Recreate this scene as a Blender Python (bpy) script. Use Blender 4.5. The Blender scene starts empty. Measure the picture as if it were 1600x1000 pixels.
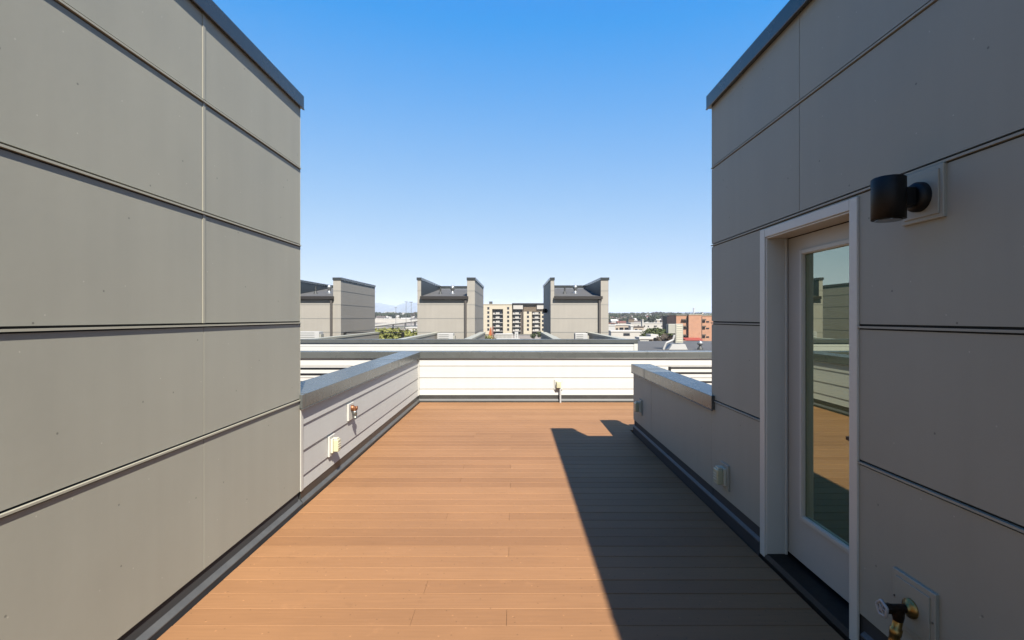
import bpy, math, random
from mathutils import Vector, Matrix
R = math.radians
rnd = random.Random(11)
scene = bpy.context.scene
COL = scene.collection
F, CX, CY, EYE = 786.0, 804.0, 496.0, 1.5      # lens in photo pixels, vanishing point, eye height over the deck

def at(px, py, Y):
    return Vector(((px - CX) * Y / F, Y, EYE - (py - CY) * Y / F))

# ------------------------------------------------------------------ mesh collector
class MB:
    def __init__(s): s.v = []; s.f = []; s.sm = set()
    def add(s, vs, fs, smooth=False):
        b = len(s.v); s.v += [tuple(v) for v in vs]
        for f in fs:
            if smooth: s.sm.add(len(s.f))
            s.f.append(tuple(b + i for i in f))
        return s
    def box(s, x0, x1, y0, y1, z0, z1):
        if x0 > x1: x0, x1 = x1, x0
        if y0 > y1: y0, y1 = y1, y0
        if z0 > z1: z0, z1 = z1, z0
        return s.add([(x0,y0,z0),(x1,y0,z0),(x1,y1,z0),(x0,y1,z0),(x0,y0,z1),(x1,y0,z1),(x1,y1,z1),(x0,y1,z1)],
              [(0,3,2,1),(4,5,6,7),(0,1,5,4),(1,2,6,5),(2,3,7,6),(3,0,4,7)])
    def obox(s, c, u, hw, v, hv, w, hh):            # oriented box: centre, three axes with half sizes
        c, u, v, w = Vector(c), Vector(u).normalized()*hw, Vector(v).normalized()*hv, Vector(w).normalized()*hh
        P = [c-u-v-w, c+u-v-w, c+u+v-w, c-u+v-w, c-u-v+w, c+u-v+w, c+u+v+w, c-u+v+w]
        return s.add(P, [(0,3,2,1),(4,5,6,7),(0,1,5,4),(1,2,6,5),(2,3,7,6),(3,0,4,7)])
    def prism(s, prof, axis, a0, a1):               # closed 2-D profile swept along an axis
        # axis 'x': prof=(y,z); axis 'y': prof=(x,z); axis 'z': prof=(x,y)
        n = len(prof); vs = []
        for a in (a0, a1):
            for p in prof:
                vs.append({'x': (a, p[0], p[1]), 'y': (p[0], a, p[1]), 'z': (p[0], p[1], a)}[axis])
        fs = [(i, (i+1) % n, n+(i+1) % n, n+i) for i in range(n)]
        fs += [tuple(range(n-1, -1, -1)), tuple(range(n, 2*n))]
        return s.add(vs, fs)
    def cyl(s, p0, p1, r0, r1=None, n=16, smooth=True, cap=True):
        return s.lathe(p0, p1, [(0, r0), (1, r0 if r1 is None else r1)], n, smooth, cap)
    def lathe(s, p0, p1, prof, n=18, smooth=True, cap=True):
        p0, p1 = Vector(p0), Vector(p1); ax = p1 - p0
        L = ax.length; w = ax.normalized()
        u = w.orthogonal().normalized(); v = w.cross(u)
        vs = []
        for t, r in prof:
            for k in range(n):
                a = 2*math.pi*k/n
                vs.append(p0 + ax*t + (u*math.cos(a) + v*math.sin(a))*r)
        fs = []
        for j in range(len(prof)-1):
            for k in range(n):
                fs.append((j*n+k, j*n+(k+1) % n, (j+1)*n+(k+1) % n, (j+1)*n+k))
        s.add(vs, fs, smooth)
        if cap:
            m = len(prof)-1
            s.add(vs[:n], [tuple(range(n-1, -1, -1))]); s.add(vs[m*n:], [tuple(range(n))])
        return s
    def tube(s, pts, r, n=10):
        for a, b in zip(pts[:-1], pts[1:]): s.cyl(a, b, r, r, n)
        return s
    def torus(s, c, axis, R0, r, n=20, m=8):
        c, w = Vector(c), Vector(axis).normalized(); u = w.orthogonal().normalized(); v = w.cross(u)
        vs = []
        for i in range(n):
            a = 2*math.pi*i/n; d = u*math.cos(a)+v*math.sin(a)
            rr = R0*(1+.10*math.cos(5*a))
            for j in range(m):
                b = 2*math.pi*j/m
                vs.append(c + d*(rr+r*math.cos(b)) + w*r*math.sin(b))
        fs = [(i*m+j, ((i+1) % n)*m+j, ((i+1) % n)*m+(j+1) % m, i*m+(j+1) % m) for i in range(n) for j in range(m)]
        return s.add(vs, fs, True)
    def build(s, name, mat, parent=None, bevel=0, seg=2):
        me = bpy.data.meshes.new(name)
        off = Vector(OFF.get(parent.name, (0,0,0))) if parent else Vector((0,0,0))
        me.from_pydata([tuple(Vector(v)-off) for v in s.v], [], s.f)
        if s.sm:
            for i in s.sm: me.polygons[i].use_smooth = True
        me.update()
        o = bpy.data.objects.new(name, me); COL.objects.link(o)
        me.materials.append(M[mat] if isinstance(mat, str) else mat)
        if parent: o.parent = parent; OFF[o.name] = off
        else: OFF[o.name] = Vector((0,0,0))
        if bevel:
            b = o.modifiers.new('edge', 'BEVEL'); b.width = bevel; b.segments = seg; b.limit_method = 'ANGLE'; b.angle_limit = R(40)
        return o
OFF = {}

def tag(o, label, cat, group=None):
    o['label'] = label; o['category'] = cat
    if group: o['group'] = group
    return o
def thing(name, label, cat, loc=(0,0,0), group=None):
    o = bpy.data.objects.new(name, None); COL.objects.link(o); o.location = loc
    o.empty_display_size = .2
    OFF[o.name] = Vector(loc)
    return tag(o, label, cat, group)
def struct(o, kind='structure'):
    o['kind'] = kind; return o
def copy_tree(o, delta, parent=None):
    c = o.copy(); COL.objects.link(c)
    if parent: c.parent = parent
    else: c.location = Vector(o.location) + Vector(delta)
    for ch in list(o.children): copy_tree(ch, delta, c)
    return c

# ------------------------------------------------------------------ materials
M = {}
def mat(name, col, rough=.6, metal=0, spec=.5, noise=0, nscale=8, bump=0, bscale=60, stretch=None, specks=0, streak=0, coat=0):
    m = bpy.data.materials.new(name); m.use_nodes = True
    nt = m.node_tree; N, L = nt.nodes, nt.links
    b = N['Principled BSDF']
    b.inputs['Roughness'].default_value = rough; b.inputs['Metallic'].default_value = metal
    b.inputs['Specular IOR Level'].default_value = spec; b.inputs['Coat Weight'].default_value = coat
    b.inputs['Base Color'].default_value = (*col, 1)
    tc = N.new('ShaderNodeTexCoord'); vec = tc.outputs['Object']
    if stretch:
        mp = N.new('ShaderNodeMapping'); mp.inputs['Scale'].default_value = stretch
        L.new(vec, mp.inputs['Vector']); vec = mp.outputs['Vector']
    cur = None
    if noise:
        t = N.new('ShaderNodeTexNoise'); t.inputs['Scale'].default_value = nscale; t.inputs['Detail'].default_value = 6
        t.inputs['Roughness'].default_value = .6
        L.new(vec, t.inputs['Vector'])
        cr = N.new('ShaderNodeMapRange'); cr.inputs['From Min'].default_value = .3; cr.inputs['From Max'].default_value = .7
        cr.inputs['To Min'].default_value = 1-noise; cr.inputs['To Max'].default_value = 1+noise
        L.new(t.outputs['Fac'], cr.inputs['Value'])
        mx = N.new('ShaderNodeMix'); mx.data_type = 'RGBA'; mx.blend_type = 'MULTIPLY'; mx.inputs[0].default_value = 1
        mx.inputs[6].default_value = (*col, 1); L.new(cr.outputs[0], mx.inputs[7]); cur = mx.outputs[2]
        rr = N.new('ShaderNodeMapRange'); rr.inputs['To Min'].default_value = max(0, rough-.1); rr.inputs['To Max'].default_value = min(1, rough+.1)
        L.new(t.outputs['Fac'], rr.inputs['Value']); L.new(rr.outputs[0], b.inputs['Roughness'])
    def mul(cur, fac_socket, lo, hi, vmin, vmax):
        r = N.new('ShaderNodeMapRange'); r.inputs['From Min'].default_value = lo; r.inputs['From Max'].default_value = hi
        r.inputs['To Min'].default_value = vmin; r.inputs['To Max'].default_value = vmax; L.new(fac_socket, r.inputs['Value'])
        q = N.new('ShaderNodeMix'); q.data_type = 'RGBA'; q.blend_type = 'MULTIPLY'; q.inputs[0].default_value = 1
        if cur is None: q.inputs[6].default_value = (*col, 1)
        else: L.new(cur, q.inputs[6])
        L.new(r.outputs[0], q.inputs[7]); return q.outputs[2]
    if streak:
        mp = N.new('ShaderNodeMapping'); mp.inputs['Scale'].default_value = (5, 5, .35); L.new(tc.outputs['Object'], mp.inputs['Vector'])
        t = N.new('ShaderNodeTexNoise'); t.inputs['Scale'].default_value = 1.6; t.inputs['Detail'].default_value = 5; L.new(mp.outputs[0], t.inputs['Vector'])
        cur = mul(cur, t.outputs['Fac'], .3, .75, 1+streak*.5, 1-streak)
    if specks:
        for sc, lo, v in ((specks, .012, .5), (specks*1.4, .011, 1.4)):
            vo = N.new('ShaderNodeTexVoronoi'); vo.voronoi_dimensions = '2D'; vo.inputs['Scale'].default_value = sc
            se = N.new('ShaderNodeSeparateXYZ'); cb = N.new('ShaderNodeCombineXYZ'); L.new(tc.outputs['Object'], se.inputs[0])
            L.new(se.outputs[1], cb.inputs[0]); L.new(se.outputs[2], cb.inputs[1]); L.new(cb.outputs[0], vo.inputs['Vector'])
            cur = mul(cur, vo.outputs['Distance'], lo*.6, lo, v, 1)
    if cur is not None: L.new(cur, b.inputs['Base Color'])
    if bump:
        t = N.new('ShaderNodeTexNoise'); t.inputs['Scale'].default_value = bscale; t.inputs['Detail'].default_value = 5; L.new(vec, t.inputs['Vector'])
        bp = N.new('ShaderNodeBump'); bp.inputs['Strength'].default_value = bump; bp.inputs['Distance'].default_value = .02
        L.new(t.outputs['Fac'], bp.inputs['Height']); L.new(bp.outputs[0], b.inputs['Normal'])
    M[name] = m; return m

mat('panel', (.236,.228,.184), .62, noise=.05, nscale=1.3, bump=.02, bscale=28, specks=2.2, streak=.035)
mat('panel_far', (0.194, 0.179, 0.153), .65, noise=.04, nscale=1.2, streak=.05)
mat('panel_trim', (.25,.237,.185), .5)
mat('core', (.021,.021,.021), .9)
mat('metal_cap', (.025,.0275,.028), .26, spec=.5, noise=.10, nscale=3, bump=.02, bscale=6)
mat('coping_grey', (.058,.061,.057), .28, spec=.5, noise=.10, nscale=3, bump=.02, bscale=6)
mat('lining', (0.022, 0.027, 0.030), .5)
mat('flashing', (0.036, 0.036, 0.034), .45, metal=.3, noise=.15, nscale=5)
mat('ledge', (0.053, 0.053, 0.050), .6, metal=.0, noise=.2, nscale=7)
mat('membrane', (.011,.011,.012), .85, noise=.3, nscale=4)
mat('white_siding', (.338,.332,.308), .55, noise=.025, nscale=2.2, bump=.06, bscale=45, stretch=(.3,.3,3), streak=.03)
mat('white_trim', (.35,.34,.305), .5, noise=.02)
mat('door_paint', (0.353, 0.331, 0.288), .38, noise=.03, nscale=3)
mat('casing_paint', (.45,.43,.375), .42, noise=.03, nscale=3)
mat('bead_paint', (0.404, 0.387, 0.335), .35)
mat('black_metal', (.003,.003,.003), .5, spec=.25, noise=.2, nscale=30)
mat('plate_paint', (0.237, 0.230, 0.185), .5, noise=.03)
mat('brass', (0.238, 0.156, 0.052), .32, metal=.9, noise=.25, nscale=40)
mat('dark_bronze', (0.022, 0.013, 0.008), .4, metal=.7, noise=.3, nscale=40)
mat('copper', (0.174, 0.070, 0.030), .4, metal=.6, noise=.3, nscale=40)
mat('grey_metal', (0.182, 0.182, 0.165), .35, metal=.8, noise=.15, nscale=40)
mat('wheel_white', (0.268, 0.260, 0.251), .4, noise=.1, nscale=60)
mat('cover_plastic', (.34,.325,.21), .3, noise=.06, nscale=20, coat=.3)
mat('cover_frame', (0.433, 0.408, 0.310), .35, noise=.04)
mat('rail_black', (0.005, 0.005, 0.005), .4)
mat('roof_grey', (0.052, 0.050, 0.047), .85, noise=.15, nscale=.8, bump=.2, bscale=30)
mat('gutter', (0.015, 0.012, 0.010), .45)
mat('downspout', (0.047, 0.041, 0.036), .5)
mat('galv', (0.238, 0.243, 0.243), .35, metal=.7, noise=.1, nscale=9)
mat('cream_metal', (0.208, 0.204, 0.174), .5, noise=.05, nscale=3)
mat('white_paint', (0.268, 0.264, 0.253), .5, noise=.04, nscale=2)
mat('louver_dark', (0.130, 0.130, 0.121), .6)
mat('dark_interior', (0.022, 0.022, 0.020), .8)
mat('facade_cream', (0.286, 0.251, 0.187), .8, noise=.05, nscale=.2)
mat('facade_dark', (0.043, 0.032, 0.022), .8, noise=.15, nscale=.3)
mat('facade_brown', (0.074, 0.052, 0.030), .8, noise=.15, nscale=.3)
mat('fascia_dark', (0.022, 0.023, 0.022), .6)
mat('glass_dark', (0.009, 0.010, 0.013), .15, spec=.6)
mat('brick_orange', (.24,.125,.075), .85, noise=.14, nscale=.7)
mat('awning_red', (0.174, 0.026, 0.017), .7, noise=.1, nscale=.5)
mat('orange_paint', (0.238, 0.057, 0.013), .5, noise=.1, nscale=1)
mat('dull_red', (0.108, 0.026, 0.017), .6)
mat('pale_wall', (0.268, 0.251, 0.225), .8, noise=.06, nscale=.15)
mat('warm_wall', (0.225, 0.187, 0.147), .8, noise=.06, nscale=.15)
mat('roof_pale', (0.304, 0.291, 0.268), .8, noise=.06, nscale=.1)
mat('roof_brown', (0.057, 0.043, 0.034), .85, noise=.15, nscale=.2)
mat('roof_red', (0.095, 0.034, 0.023), .85, noise=.1, nscale=.2)
mat('concrete', (.36,.345,.31), .85, noise=.1, nscale=.1)
mat('bark', (0.039, 0.028, 0.020), .9, noise=.2, nscale=5)
mat('pole_grey', (0.095, 0.095, 0.095), .5)
mat('mountain', (.045,.06,.085), .95, noise=.25, nscale=.0015)
mat('alley', (0.043, 0.043, 0.043), .9, noise=.15, nscale=.7)

def leaf_mat(name, c0, c1):
    m = bpy.data.materials.new(name); m.use_nodes = True; N, L = m.node_tree.nodes, m.node_tree.links
    b = N['Principled BSDF']; b.inputs['Roughness'].default_value = .7; b.inputs['Specular IOR Level'].default_value = .25
    g = N.new('ShaderNodeNewGeometry'); cr = N.new('ShaderNodeValToRGB')
    cr.color_ramp.elements[0].color = (*c0, 1); cr.color_ramp.elements[1].color = (*c1, 1)
    L.new(g.outputs['Random Per Island'], cr.inputs['Fac']); L.new(cr.outputs['Color'], b.inputs['Base Color'])
    M[name] = m
leaf_mat('leaf_green', (0.020,0.032,0.010), (0.061,0.072,0.022))
leaf_mat('leaf_yellow', (0.065,0.072,0.014), (0.151,0.148,0.040))
leaf_mat('leaf_dark', (0.019,0.024,0.012), (0.054,0.060,0.031))
leaf_mat('leaf_brown', (0.032,0.026,0.019), (0.072,0.052,0.034))

# decking: colour varies from board to board, long grain, scuffs and dirt specks
def deck_mat():
    m = bpy.data.materials.new('decking'); m.use_nodes = True; N, L = m.node_tree.nodes, m.node_tree.links
    b = N['Principled BSDF']; b.inputs['Roughness'].default_value = .68; b.inputs['Specular IOR Level'].default_value = .3
    g = N.new('ShaderNodeNewGeometry'); tc = N.new('ShaderNodeTexCoord')
    cr = N.new('ShaderNodeValToRGB'); e = cr.color_ramp.elements
    e[0].color = (.166,.081,.034,1); e[1].color = (.202,.102,.044,1)
    L.new(g.outputs['Random Per Island'], cr.inputs['Fac'])
    mp = N.new('ShaderNodeMapping'); mp.inputs['Scale'].default_value = (1.2, 26, 1); L.new(tc.outputs['Object'], mp.inputs['Vector'])
    n1 = N.new('ShaderNodeTexNoise'); n1.inputs['Scale'].default_value = 3; n1.inputs['Detail'].default_value = 8; L.new(mp.outputs[0], n1.inputs['Vector'])
    n2 = N.new('ShaderNodeTexNoise'); n2.inputs['Scale'].default_value = .9; n2.inputs['Detail'].default_value = 4; L.new(tc.outputs['Object'], n2.inputs['Vector'])
    def mul(cur, fac, lo, hi, a, c):
        r = N.new('ShaderNodeMapRange'); r.inputs['From Min'].default_value = lo; r.inputs['From Max'].default_value = hi
        r.inputs['To Min'].default_value = a; r.inputs['To Max'].default_value = c; L.new(fac, r.inputs['Value'])
        q = N.new('ShaderNodeMix'); q.data_type = 'RGBA'; q.blend_type = 'MULTIPLY'; q.inputs[0].default_value = 1
        L.new(cur, q.inputs[6]); L.new(r.outputs[0], q.inputs[7]); return q.outputs[2]
    c = mul(cr.outputs['Color'], n1.outputs['Fac'], .3, .7, .93, 1.06)
    c = mul(c, n2.outputs['Fac'], .35, .65, .94, 1.05)
    n3 = N.new('ShaderNodeTexNoise'); n3.inputs['Scale'].default_value = 5.5; n3.inputs['Detail'].default_value = 9; n3.inputs['Roughness'].default_value = .72; L.new(tc.outputs['Object'], n3.inputs['Vector'])
    c = mul(c, n3.outputs['Fac'], .60, .72, 1, 1.16)
    c = mul(c, n3.outputs['Fac'], .28, .40, .86, 1)
    for sc, rad, v in ((7, .035, .6), (4, .024, 1.4)):
        vo = N.new('ShaderNodeTexVoronoi'); vo.voronoi_dimensions = '2D'; vo.inputs['Scale'].default_value = sc; L.new(tc.outputs['Object'], vo.inputs['Vector'])
        c = mul(c, vo.outputs['Distance'], rad*.5, rad, v, 1)
    L.new(c, b.inputs['Base Color'])
    bp = N.new('ShaderNodeBump'); bp.inputs['Strength'].default_value = .12; bp.inputs['Distance'].default_value = .004
    L.new(n1.outputs['Fac'], bp.inputs['Height']); L.new(bp.outputs[0], b.inputs['Normal'])
    M['decking'] = m
deck_mat()

# door glass: greenish, coated, mirrors the terrace over a dim stairwell
def glass_mat():
    m = bpy.data.materials.new('door_glass'); m.use_nodes = True; N, L = m.node_tree.nodes, m.node_tree.links
    N.clear(); out = N.new('ShaderNodeOutputMaterial')
    gl = N.new('ShaderNodeBsdfGlossy'); gl.inputs['Roughness'].default_value = .0; gl.inputs['Color'].default_value = (.86,.93,.76,1)
    tr = N.new('ShaderNodeBsdfTransparent'); tr.inputs['Color'].default_value = (.30,.46,.28,1)
    lw = N.new('ShaderNodeFresnel'); lw.inputs['IOR'].default_value = 1.5
    r = N.new('ShaderNodeMapRange'); r.inputs['From Min'].default_value = .04; r.inputs['From Max'].default_value = 1
    r.inputs['To Min'].default_value = .40; r.inputs['To Max'].default_value = 1; L.new(lw.outputs[0], r.inputs['Value'])
    df = N.new('ShaderNodeBsdfDiffuse'); df.inputs['Color'].default_value = (.035,.075,.022,1)
    mb = N.new('ShaderNodeMixShader'); mb.inputs[0].default_value = .55; L.new(tr.outputs[0], mb.inputs[1]); L.new(df.outputs[0], mb.inputs[2])
    mx = N.new('ShaderNodeMixShader'); L.new(r.outputs[0], mx.inputs[0]); L.new(mb.outputs[0], mx.inputs[1]); L.new(gl.outputs[0], mx.inputs[2])
    L.new(mx.outputs[0], out.inputs['Surface']); M['door_glass'] = m
glass_mat()

def ground_mat():
    m = bpy.data.materials.new('ground'); m.use_nodes = True; N, L = m.node_tree.nodes, m.node_tree.links
    b = N['Principled BSDF']; b.inputs['Roughness'].default_value = .9; b.inputs['Specular IOR Level'].default_value = .2
    tc = N.new('ShaderNodeTexCoord')
    n = N.new('ShaderNodeTexNoise'); n.inputs['Scale'].default_value = .012; n.inputs['Detail'].default_value = 6; L.new(tc.outputs['Object'], n.inputs['Vector'])
    v = N.new('ShaderNodeTexVoronoi'); v.inputs['Scale'].default_value = .022; L.new(tc.outputs['Object'], v.inputs['Vector'])
    cr = N.new('ShaderNodeValToRGB'); el = cr.color_ramp.elements
    el[0].position = .36; el[0].color = (.05,.058,.026,1); el[1].position = .6; el[1].color = (.18,.162,.145,1)
    x = el.new(.47); x.color = (.122,.108,.09,1)
    L.new(n.outputs['Fac'], cr.inputs['Fac'])
    cr2 = N.new('ShaderNodeValToRGB'); cr2.color_ramp.interpolation = 'CONSTANT'
    e2 = cr2.color_ramp.elements; e2[0].color = (.75,.75,.75,1); e2[1].position = .4; e2[1].color = (1.1,1.05,1,1)
    y = e2.new(.75); y.color = (1.3,1.25,1.2,1)
    sep = N.new('ShaderNodeSeparateColor'); L.new(v.outputs['Color'], sep.inputs[0]); L.new(sep.outputs[0], cr2.inputs['Fac'])
    q = N.new('ShaderNodeMix'); q.data_type = 'RGBA'; q.blend_type = 'MULTIPLY'; q.inputs[0].default_value = 1
    L.new(cr.outputs['Color'], q.inputs[6]); L.new(cr2.outputs['Color'], q.inputs[7]); L.new(q.outputs[2], b.inputs['Base Color'])
    M['ground'] = m
ground_mat()

# ------------------------------------------------------------------ sun, sky, camera
SUN = Vector((1.035, -2.82, 3.25)).normalized()      # towards the sun, from the tower's shadow on the deck
elev = math.asin(SUN.z); azim = math.atan2(SUN.x, SUN.y)
world = bpy.data.worlds.new('World'); scene.world = world; world.use_nodes = True
wn, wl = world.node_tree.nodes, world.node_tree.links
sky = wn.new('ShaderNodeTexSky'); sky.sky_type = 'NISHITA'; sky.sun_disc = False
sky.sun_elevation = elev; sky.sun_rotation = azim
sky.altitude = 100; sky.air_density = 1.0; sky.dust_density = .4; sky.ozone_density = 3.0
# photographic grade of the sky's colour: log response in red and green, nearly constant blue
sc_ = wn.new('ShaderNodeSeparateColor'); cc_ = wn.new('ShaderNodeCombineColor'); wl.new(sky.outputs[0], sc_.inputs[0])
def math_node(op, src, v1, v2=None):
    n_ = wn.new('ShaderNodeMath'); n_.operation = op; wl.new(src, n_.inputs[0]); n_.inputs[1].default_value = v1
    if v2 is not None: n_.inputs[2].default_value = v2
    return n_.outputs[0]
SG = 3.05
for ch, ga, gc in ((0, .35, .03), (1, .305, .198)):
    o_ = math_node('LOGARITHM', sc_.outputs[ch], math.e)
    o_ = math_node('MULTIPLY_ADD', o_, ga*SG, gc*SG)
    wl.new(math_node('MAXIMUM', o_, .05), cc_.inputs[ch])
wl.new(math_node('MULTIPLY', math_node('POWER', sc_.outputs[2], .05), .905*SG), cc_.inputs[2])
wl.new(cc_.outputs[0], wn['Background'].inputs['Color']); wn['Background'].inputs['Strength'].default_value = .10
sd = bpy.data.lights.new('sun', 'SUN'); sd.energy = 5.0; sd.angle = R(.5); sd.color = (1, .95, .87)
so = bpy.data.objects.new('sun', sd); COL.objects.link(so); so.rotation_euler = SUN.to_track_quat('Z', 'Y').to_euler()
so.location = SUN*60
cam = bpy.data.cameras.new('camera'); cam.sensor_width = 36; cam.lens = F/1600*36
cam.shift_x = -(CX-800)/1600; cam.shift_y = (CY-500)/1600
cam.clip_start = .05; cam.clip_end = 40000
co = bpy.data.objects.new('camera', cam); COL.objects.link(co); co.location = (0,0,EYE); co.rotation_euler = (R(90),0,0)
scene.camera = co
scene.cycles.diffuse_bounces = 1
scene.view_settings.view_transform = 'Standard'; scene.view_settings.look = 'None'
scene.view_settings.exposure = 1.54; scene.view_settings.gamma = 1

# ------------------------------------------------------------------ dimensions of the terrace
XL, XR = -1.69, 1.553            # wall planes left and right
YC = 3.963                       # near ends of the two towers
YF = 8.9                         # far parapet siding plane
YE = 6.57                        # far end of the right low wall
ROWS = [.848, 1.456, 2.064, 2.672]
TOP = 3.2; CAPTOP = 3.255; CAPLOW = 3.145
LCAP, LCAPB = .892, .775         # low-wall cap top and bottom edge

# decking
d = MB(); pitch, gap, th, ch = .1417, .005, .028, .0014
y = -3.5; k = 0
seam = {}
while y < YF-.03:
    y1 = min(y+pitch-gap, YF-.02)
    xa, xb = -1.666, (1.535 if y < YE+.02 else 3.3)
    cuts = [xa, xb]
    if k % 9 == 2: cuts = [xa, -.03+rnd.uniform(-.008,.008), xb]
    if k % 9 == 6: cuts = [xa, -.51, -.04, xb]
    if k % 13 == 5: cuts = [xa, -.51+rnd.uniform(-.02,.02), xb]
    dz = rnd.uniform(-.0008,.0008)
    for a, b in zip(cuts[:-1], cuts[1:]):
        a2, b2 = a+.0008, b-.0008
        prof = [(y,-th),(y1,-th),(y1,-ch+dz),(y1-ch,dz),(y+ch,dz),(y,-ch+dz)]
        d.prism(prof, 'x', a2, b2)
    y += pitch; k += 1
struct(d.build('deck_floor', 'decking'))
m_ = MB(); m_.box(-1.72, 3.3, -3.6, YF, -.09, -.06); struct(m_.build('roof_membrane', 'membrane'))
d = MB()
for xa, xb, ya in ((-13, -2.06, 4.1), (3.32, 9, YC+.2)):
    y = ya
    while y < YF-.05:
        d.box(xa, xb, y, min(y+pitch-gap, YF-.02), -.035, -.006); y += pitch
struct(d.build('neighbour_deck_floor', 'decking'))
m_ = MB(); m_.box(-13, -2.06, 4.0, YF, -.085, -.055); m_.box(3.32, 9, 4, YF, -.085, -.055); struct(m_.build('neighbour_roof_membrane', 'membrane'))

# ------------------------------------------------------------------ near stair towers
def wall_panels(mb_p, mb_t, xf, sgn, y0, y1, zb, rows, ztop, seams, skip=None, batten_from=None, prj=.0065):
    """panels on a wall in the plane x = xf facing sgn; seams = y positions; skip = (ya, yb, z) opening"""
    t = .010
    zs = [zb] + rows + [ztop]
    for i in range(len(zs)-1):
        z0 = zs[i] + (.0145 if i else 0); z1 = zs[i+1] - (.0105 if i < len(zs)-2 else 0)
        ys = [y0] + sorted(seams) + [y1]
        for j in range(len(ys)-1):
            ga = .0022 if j else 0; gb = .0022 if j < len(ys)-2 else 0
            segs = [(ys[j]+ga, ys[j+1]-gb)]
            if skip and z0 < skip[2]:
                new = []
                for a, b in segs:
                    if b <= skip[0] or a >= skip[1]: new.append((a,b)); continue
                    if a < skip[0]: new.append((a, skip[0]))
                    if b > skip[1]: new.append((skip[1], b))
                segs = new
                top = min(z1, skip[2])
                if z1 > skip[2]:
                    mb_p.box(xf-sgn*t, xf, max(ys[j]+ga, skip[0]), min(ys[j+1]-gb, skip[1]), skip[2], z1) if ys[j+1] > skip[0] and ys[j] < skip[1] else None
            for a, b in segs: mb_p.box(xf-sgn*t, xf, a, b, z0, z1)
        if i < len(zs)-2:
            z = zs[i+1]
            segs = [(y0, y1)]
            if skip and z < skip[2]: segs = [(y0, skip[0]), (skip[1], y1)]
            for a, b in segs: mb_t.box(xf-sgn*.009, xf+sgn*prj, a, b, z-.004, z+.005)
    if batten_from:
        for s_ in seams:
            zz = [batten_from] + [r for r in rows if r > batten_from] + [ztop]
            for a, b in zip(zz[:-1], zz[1:]): mb_t.box(xf-sgn*.008, xf+sgn*.003, s_-.011, s_+.011, a+.0135, b-.0065)

def cap_run(mb, x0, x1, y0, y1, zt, zb, hem=.004, lip=.012):
    """folded metal coping: body, sloped top and hemmed drip edges"""
    mb.box(x0, x1, y0, y1, zb+.008, zt)
    mb.box(x0-hem, x0+lip, y0-hem, y1+hem, zb, zb+.008-.0004); mb.box(x1-lip, x1+hem, y0-hem, y1+hem, zb, zb+.008-.0004)

# left tower
T = thing('stair_tower', 'sunlit grey panelled stair tower filling the left side of the view, with no door', 'stair tower', (XL-1.25, .5, 0), 'stair towers on this roof')
c = MB(); c.box(-4.2, XL-.0105, -3.5, YC-.011, -.05, TOP); c.build('wall_core', 'core', T)
p, t = MB(), MB(); wall_panels(p, t, XL, 1, -3.5, YC, .13, ROWS, TOP, [2.735, 1.515, .295, -.925, -2.145], batten_from=1.456, prj=.0095)
p.box(-4.2, XL-.011, YC-.010, YC, .13, TOP)
p.build('panel_cladding', 'panel', T); t.build('joint_trim', 'panel_trim', T)
q = MB(); q.box(XL-.012, XL+.0015, YC+.0005, YC+.003, .13, TOP); q.build('corner_trim', 'plate_paint', T)
q = MB(); cap_run(q, -4.24, XL+.020, -3.5, YC+.03, CAPTOP, CAPLOW); q.build('parapet_cap', 'metal_cap', T, .004)
pc = bpy.data.objects['parapet_cap']
for yy in (1.35, -1.1):
    q = MB(); q.box(-4.242, XL+.0225, yy-.009, yy+.009, CAPLOW+.010, CAPTOP+.0025); q.build('cap_seam', 'metal_cap', pc)
q = MB(); q.prism([(XL-.03,.20),(XL-.018,.20),(XL-.018,.062),(XL+.012,.030),(XL+.012,-.05),(XL-.03,-.05)], 'y', -3.5, YC+.02); q.build('base_flashing', 'membrane', T)
q = MB(); q.prism([(XL-.017,.0625),(XL+.0135,.0305),(XL+.0135,.024),(XL-.017,.056)], 'y', -3.5, YC+.02); q.build('base_ledge', 'ledge', T)

# right tower, hollow behind its door
DY0, DY1, DZ = 2.324, 3.104, 2.0
T = thing('stair_tower', 'shaded grey panelled stair tower on the right, with a pale glazed door', 'stair tower', (XR+1.25, .5, 0), 'stair towers on this roof')
xo, xi = XR+.0105, 4.1
c = MB()
c.box(xo, xi, -3.5, DY0-.03, -.05, 2.75); c.box(xo, xi, DY1+.03, YC-.011, -.05, 2.75)
c.box(xo, xi, DY0-.0302, DY1+.0302, DZ+.02, 2.75); c.box(2.9, xi, DY0-.0301, DY1+.0301, -.05, DZ+.0199)
c.box(xo, 1.82, -3.5, YC-.011, 2.7505, TOP); c.box(3.85, xi, -3.5, YC-.011, 2.7505, TOP)
c.build('wall_core', 'core', T)
c = MB(); c.box(1.751, 2.899, DY0-.029, DY1+.029, -.05, .06); c.build('stair_landing', 'dark_interior', T)
c = MB(); c.prism([(-3.5, 3.19), (YC-.02, 2.80), (YC-.02, 2.752), (-3.5, 2.752)], 'x', 1.822, 3.848); c.build('roof', 'roof_grey', T)
p, t = MB(), MB()
wall_panels(p, t, XR, -1, -3.5, YC, .17, ROWS, TOP, [2.743, 1.523, .303, -.917, -2.137], skip=(DY0-.02, DY1+.02, DZ+.02))
p.box(XR+.011, xi, YC-.010, YC, .17, 2.75)
p.build('panel_cladding', 'panel', T); t.build('joint_trim', 'panel', T)
q = MB(); cap_run(q, XR-.033, 1.822, -3.5, YC+.03, CAPTOP, CAPLOW); cap_run(q, 3.84, 4.13, -3.5, YC+.03, CAPTOP, CAPLOW); q.build('parapet_cap', 'metal_cap', T, .004)
pc = [o for o in T.children if o.name.startswith('parapet_cap')][0]
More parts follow.
